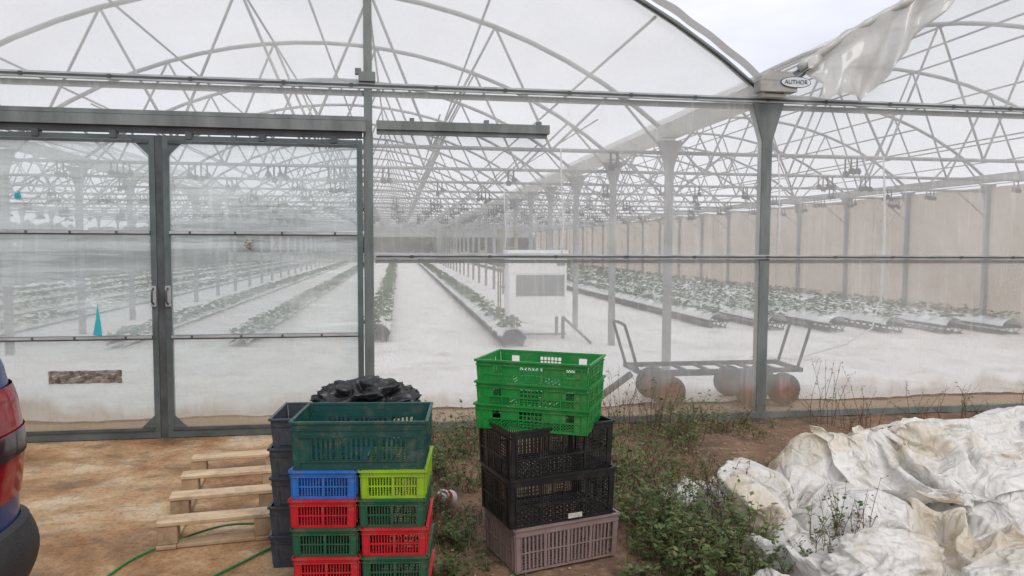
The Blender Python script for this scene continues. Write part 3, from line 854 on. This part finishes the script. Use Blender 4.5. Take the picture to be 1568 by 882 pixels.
# ------------------------------------------------------------------ weeds
M_w1=leafmat('weed_green',(.045,.095,.020),(.11,.17,.045),9);M_w2=leafmat('weed_olive',(.12,.14,.045),(.21,.20,.085),9);M_w3=leafmat('dry_stem',(.17,.10,.06),(.10,.05,.04),9)
WM=[M_w1,M_w2,M_w3]
def leaf(mb,c,s_,up,mi,asp=.4):
    an=random.uniform(0,6.28);d1=Vector((math.cos(an),math.sin(an),random.uniform(-.3,up))).normalized()
    d2=d1.cross(Vector((random.uniform(-.5,.5),random.uniform(-.5,.5),1))).normalized()
    mb.add([c,c+d1*s_*.5+d2*s_*asp,c+d1*s_,c+d1*s_*.5-d2*s_*asp],[(0,1,2,3)],mi)
def weed(name,x,y,h,n,spr,ls=.03,dry=.3,lpn=14):
    mb=MB()
    for i in range(n):
        an=random.uniform(0,6.28);rr=spr*.45*random.random()**.5
        bx,by=x+rr*math.cos(an),y+rr*math.sin(an);hh=h*random.uniform(.35,1.05)
        lean=spr*.6*random.random();la=random.uniform(0,6.28)
        isd=random.random()<dry
        P=[Vector((bx+lean*math.cos(la)*t**1.6+.01*math.sin(7*t+i),by+lean*math.sin(la)*t**1.6,hh*t-.01)) for t in (0,.25,.5,.75,1)]
        mb.tube(P,[.0028,.0025,.002,.0016,.001],3,2 if isd or random.random()<.4 else 1,cap=False)
        nl=int(lpn*(.6 if isd else 1))
        for q in range(nl):
            t=random.uniform(.08,1);k=min(3,int(t*4));p=P[k].lerp(P[k+1],t*4-k)
            if isd:
                d=Vector((random.uniform(-1,1),random.uniform(-1,1),random.uniform(.2,1.2))).normalized()*h*.12*random.random()
                mb.tube([p,p+d],.0009,3,2,cap=False)
                for _ in range(2): leaf(mb,p+d,ls*.45,1,2 if random.random()<.7 else 1,.45)
            else:
                off=Vector((random.uniform(-1,1),random.uniform(-1,1),random.uniform(-.2,.6)))*ls*.8
                leaf(mb,p+off*.6,ls*random.uniform(.5,1.3),.7,0 if random.random()<.72 else 1,random.uniform(.18,.42))
    return mb.build(name,WM)
for (x,y,h,n,s) in ((.30,5.2,.36,36,.45),(.12,5.9,.38,34,.4),(.6,6.1,.32,30,.4),(.42,4.9,.24,24,.4),(.12,5.3,.32,28,.4),(.30,4.0,.18,22,.3),(.25,3.5,.16,20,.2),(.45,5.7,.34,28,.4),(.2,4.4,.26,26,.3)):
    weed('weed_clump',x,y,h,n,s,.035,.25,15)
for (x,y,h,n,s,d) in ((1.45,4.05,.32,44,.5,.12),(1.42,3.72,.32,50,.45,.08),(1.65,3.95,.34,40,.45,.2),(1.6,4.6,.36,36,.5,.4),(1.75,5.2,.34,30,.5,.3),(2.15,5.6,.46,34,.45,.25),(2.4,5.9,.38,30,.4,.4),(1.9,6.25,.60,20,.4,.85),(1.35,5.0,.2,26,.5,.4),(1.25,5.8,.24,26,.4,.3),(2.75,6.2,.28,24,.5,.3),(1.5,3.40,.28,44,.4,.05),(1.80,3.6,.34,40,.4,.1),(1.9,4.1,.42,34,.4,.6),(1.15,3.35,.10,14,.3,.1),(2.3,6.25,.48,20,.4,.7),(1.75,3.3,.22,26,.3,.1),(1.95,4.7,.38,26,.4,.5),(1.6,5.8,.3,24,.5,.4),(1.3,4.4,.2,20,.4,.3)):
    weed('weed_clump',x,y,h,n,s,.036,d,17)
for (x,y,h,n,s,d) in ((3.9,6.2,.62,12,.35,.85),(4.15,6.1,.5,12,.4,.7),(4.9,6.2,.4,10,.4,.8),(2.38,3.55,.44,18,.22,.5),(2.16,3.42,.36,16,.2,.35),(3.3,6.3,.25,18,.5,.4),(5.4,6.25,.4,12,.4,.7),(6.2,6.2,.42,16,.5,.7)):
    weed('weed_clump',x,y,h,n,s,.03,d,16)
mb=MB()
for i in range(6000):
    x=random.uniform(.15,3.2);y=random.uniform(2.6,6.5)
    dn=noise.noise(Vector((x*1.7,y*1.7,2)))+.25*noise.noise(Vector((x*6,y*6,1)))
    if dn<.0+random.uniform(-.1,.25): continue
    c=Vector((x,y,.0))
    for q in range(4):
        mi=0 if random.random()<.6 else (1 if random.random()<.6 else 2)
        an=random.uniform(0,6.28);hh=random.uniform(.02,.09);d=Vector((math.cos(an)*.5,math.sin(an)*.5,1))*hh;sd_=Vector((-math.sin(an),math.cos(an),0))*.003
        if random.random()<.5: leaf(mb,c+Vector((random.uniform(-.03,.03),random.uniform(-.03,.03),random.uniform(.005,.03))),.022,.5,mi)
        else: mb.add([c-sd_,c+sd_,c+d],[(0,1,2)],mi)
mb.build('low_weeds',WM)
mb=MB()
for i in range(2100):
    if i<1500: x=random.uniform(.1,4);z0=.003;s_=random.uniform(.003,.014)
    else: x=random.uniform(-4,.1);z0=.022;s_=random.uniform(.002,.006)
    y=random.uniform(2.6,6.4)
    c=Vector((x,y,z0));vs=[c+Vector((random.uniform(.6,1)*s_*dx,random.uniform(.6,1)*s_*dy,dz*s_*.6)) for dx,dy,dz in ((-1,-1,0),(1,-1,0),(1,1,0),(-1,1,0),(-.5,-.5,1),(.5,-.5,1),(.5,.5,1),(-.5,.5,1))]
    mb.add(vs,[(4,5,6,7),(0,1,5,4),(1,2,6,5),(2,3,7,6),(3,0,4,7)])
mb.build('gravel',[mat('pebbles',(.32,.24,.17),(.18,.12,.09),scale=40)])
print('weeds',time.time()-T0)

# ------------------------------------------------------------------ crumpled sheeting heap (cloth settled on lumps, then frozen)
m,nt,out=newmat('old_polythene');L=nt.links
n1=nnoise(nt,1.4,6,.6,loc=(.4,0,0));r1=ramp(nt,n1.outputs['Fac'],[(.33,(.58,.46,.31)),(.43,(.72,.65,.53)),(.52,(.82,.80,.76))])
n2=nnoise(nt,5,9,.75,loc=(4,1,2));r2=ramp(nt,n2.outputs['Fac'],[(.34,(.60,.55,.45)),(.47,(1,1,1))])
mm=nt.nodes.new('ShaderNodeMix');mm.data_type='RGBA';mm.blend_type='MULTIPLY';mm.inputs[0].default_value=.65
L.new(r1.outputs[0],mm.inputs[6]);L.new(r2.outputs[0],mm.inputs[7])
bs=nt.nodes.new('ShaderNodeBsdfPrincipled');bs.inputs['Roughness'].default_value=.34;L.new(mm.outputs[2],bs.inputs['Base Color'])
tl=nt.nodes.new('ShaderNodeBsdfTranslucent');L.new(mm.outputs[2],tl.inputs[0])
ms=nt.nodes.new('ShaderNodeMixShader');ms.inputs[0].default_value=.25;L.new(bs.outputs[0],ms.inputs[1]);L.new(tl.outputs[0],ms.inputs[2])
def ridge(sc,loc,st=(1,1.6,1.2)):
    n3=nnoise(nt,sc,2,.5,loc=loc,stretch=st);n3.inputs['Distortion'].default_value=.8
    s1=nt.nodes.new('ShaderNodeMath');s1.operation='SUBTRACT';s1.inputs[1].default_value=.5;L.new(n3.outputs['Fac'],s1.inputs[0])
    s2=nt.nodes.new('ShaderNodeMath');s2.operation='ABSOLUTE';L.new(s1.outputs[0],s2.inputs[0]);return s2
A_=ridge(2.6,(0,0,0));B_=ridge(7,(3,2,1),(1.8,1,1.2))
ad=nt.nodes.new('ShaderNodeMath');ad.operation='MULTIPLY_ADD';ad.inputs[1].default_value=.4;L.new(B_.outputs[0],ad.inputs[0]);L.new(A_.outputs[0],ad.inputs[2])
bp=nt.nodes.new('ShaderNodeBump');bp.inputs['Strength'].default_value=.85;bp.inputs['Distance'].default_value=.12;bp.invert=True
L.new(ad.outputs[0],bp.inputs['Height']);L.new(bp.outputs[0],bs.inputs['Normal']);L.new(ms.outputs[0],out.inputs[0])
M_poly=m
lumps=[(3.5,4.5,.9,.55,.43),(2.85,4.5,.5,.4,.38),(2.2,4.25,.36,.3,.24),(4.4,4.35,.8,.6,.45),(3.7,3.8,.6,.45,.32),(2.6,3.75,.45,.35,.26),(3.1,3.2,.45,.3,.16),(4.6,3.5,.6,.5,.3)]
cols=[]
def addcol(o,th=.008):
    o.modifiers.new('c','COLLISION');o.collision.thickness_outer=th;o.collision.cloth_friction=14;cols.append(o)
for i,(x,y,ax,ay,h) in enumerate(lumps):
    bpy.ops.mesh.primitive_uv_sphere_add(segments=20,ring_count=12,location=(x,y,.0));o=bpy.context.object;o.scale=(ax*.72,ay*.72,h);bpy.ops.object.transform_apply(location=False,scale=True);addcol(o)
bpy.ops.mesh.primitive_plane_add(size=14,location=(3.5,4,0.01));addcol(bpy.context.object)
def clothsheet(cx,cy,wx,wy,nx,ny,z0,amp,sc,seed,frames=42,rot=0,bend=.12):
    mb=MB();cr,sr=math.cos(rot),math.sin(rot)
    def fn(uu,vv):
        lx=(uu-.5)*wx;ly=(vv-.5)*wy
        x=cx+lx*cr-ly*sr;y=cy+lx*sr+ly*cr
        q=Vector((x*sc,y*sc,seed));wv=noise.noise(q*.5+Vector((9,0,0)))*1.6
        q2=Vector((x*sc*1.25+wv,y*sc*.75-wv,seed))
        z=z0+amp*(1-3*abs(noise.noise(q2)))+amp*.35*noise.noise(q2*2.1)
        return (x+.07*noise.noise(q*1.3),y+.07*noise.noise(q*1.3+Vector((5,5,5))),max(z,z0*.3))
    mb.grid(fn,nx,ny,0)
    o=mb.build('tmp_sheet',[M_poly])
    c=o.modifiers.new('cl','CLOTH');s=c.settings;s.quality=5;s.mass=.25;s.tension_stiffness=30;s.compression_stiffness=30;s.shear_stiffness=10;s.bending_stiffness=bend;s.air_damping=.8
    c.collision_settings.distance_min=.006;c.collision_settings.collision_quality=2
    c.point_cache.frame_start=1;c.point_cache.frame_end=frames+2
    scene.frame_start=1;scene.frame_end=frames+2
    for fr_ in range(1,frames+1): scene.frame_set(fr_)
    dg=bpy.context.evaluated_depsgraph_get();me=bpy.data.meshes.new_from_object(o.evaluated_get(dg))
    bpy.data.objects.remove(o);scene.frame_set(1);return me
def mk(me):
    o=bpy.data.objects.new('sheet_part',me);link(o);return o
heap=[]
me1=clothsheet(3.55,3.9,3.7,2.7,140,104,.66,.24,2.4,1.0,48,bend=.06)
o1=mk(me1);heap.append(o1);print('cloth1',time.time()-T0)
addcol(o1,.012)
me2=clothsheet(3.7,4.15,2.2,1.1,90,46,.70,.17,3.0,7.0,44,rot=.12,bend=.05)
heap.append(mk(me2));print('cloth2',time.time()-T0)
for o in cols:
    if o in heap: o.modifiers.clear()
    else: bpy.data.objects.remove(o)
hp_=empty('plastic_sheeting_heap')
heap.append(blob('roll',(2.36,3.22,0.0),.30,.19,.155,M_poly,8.1,80,(.14,.06,.01),None,.6,.9))
heap.append(blob('roll',(3.05,2.95,0.0),.45,.20,.14,M_poly,4.7,80,(.18,.07,.01),None,.6,.9))
for i,o in enumerate(heap):
    o.name='sheet_%d'%(i+1);o.parent=hp_
    for p in o.data.polygons:p.use_smooth=True
    if i<2:
        sb=o.modifiers.new('s','SUBSURF');sb.levels=1;sb.render_levels=1
    zs=[v.co.z for v in o.data.vertices];print('heap z',min(zs),max(zs))
print('done',time.time()-T0)
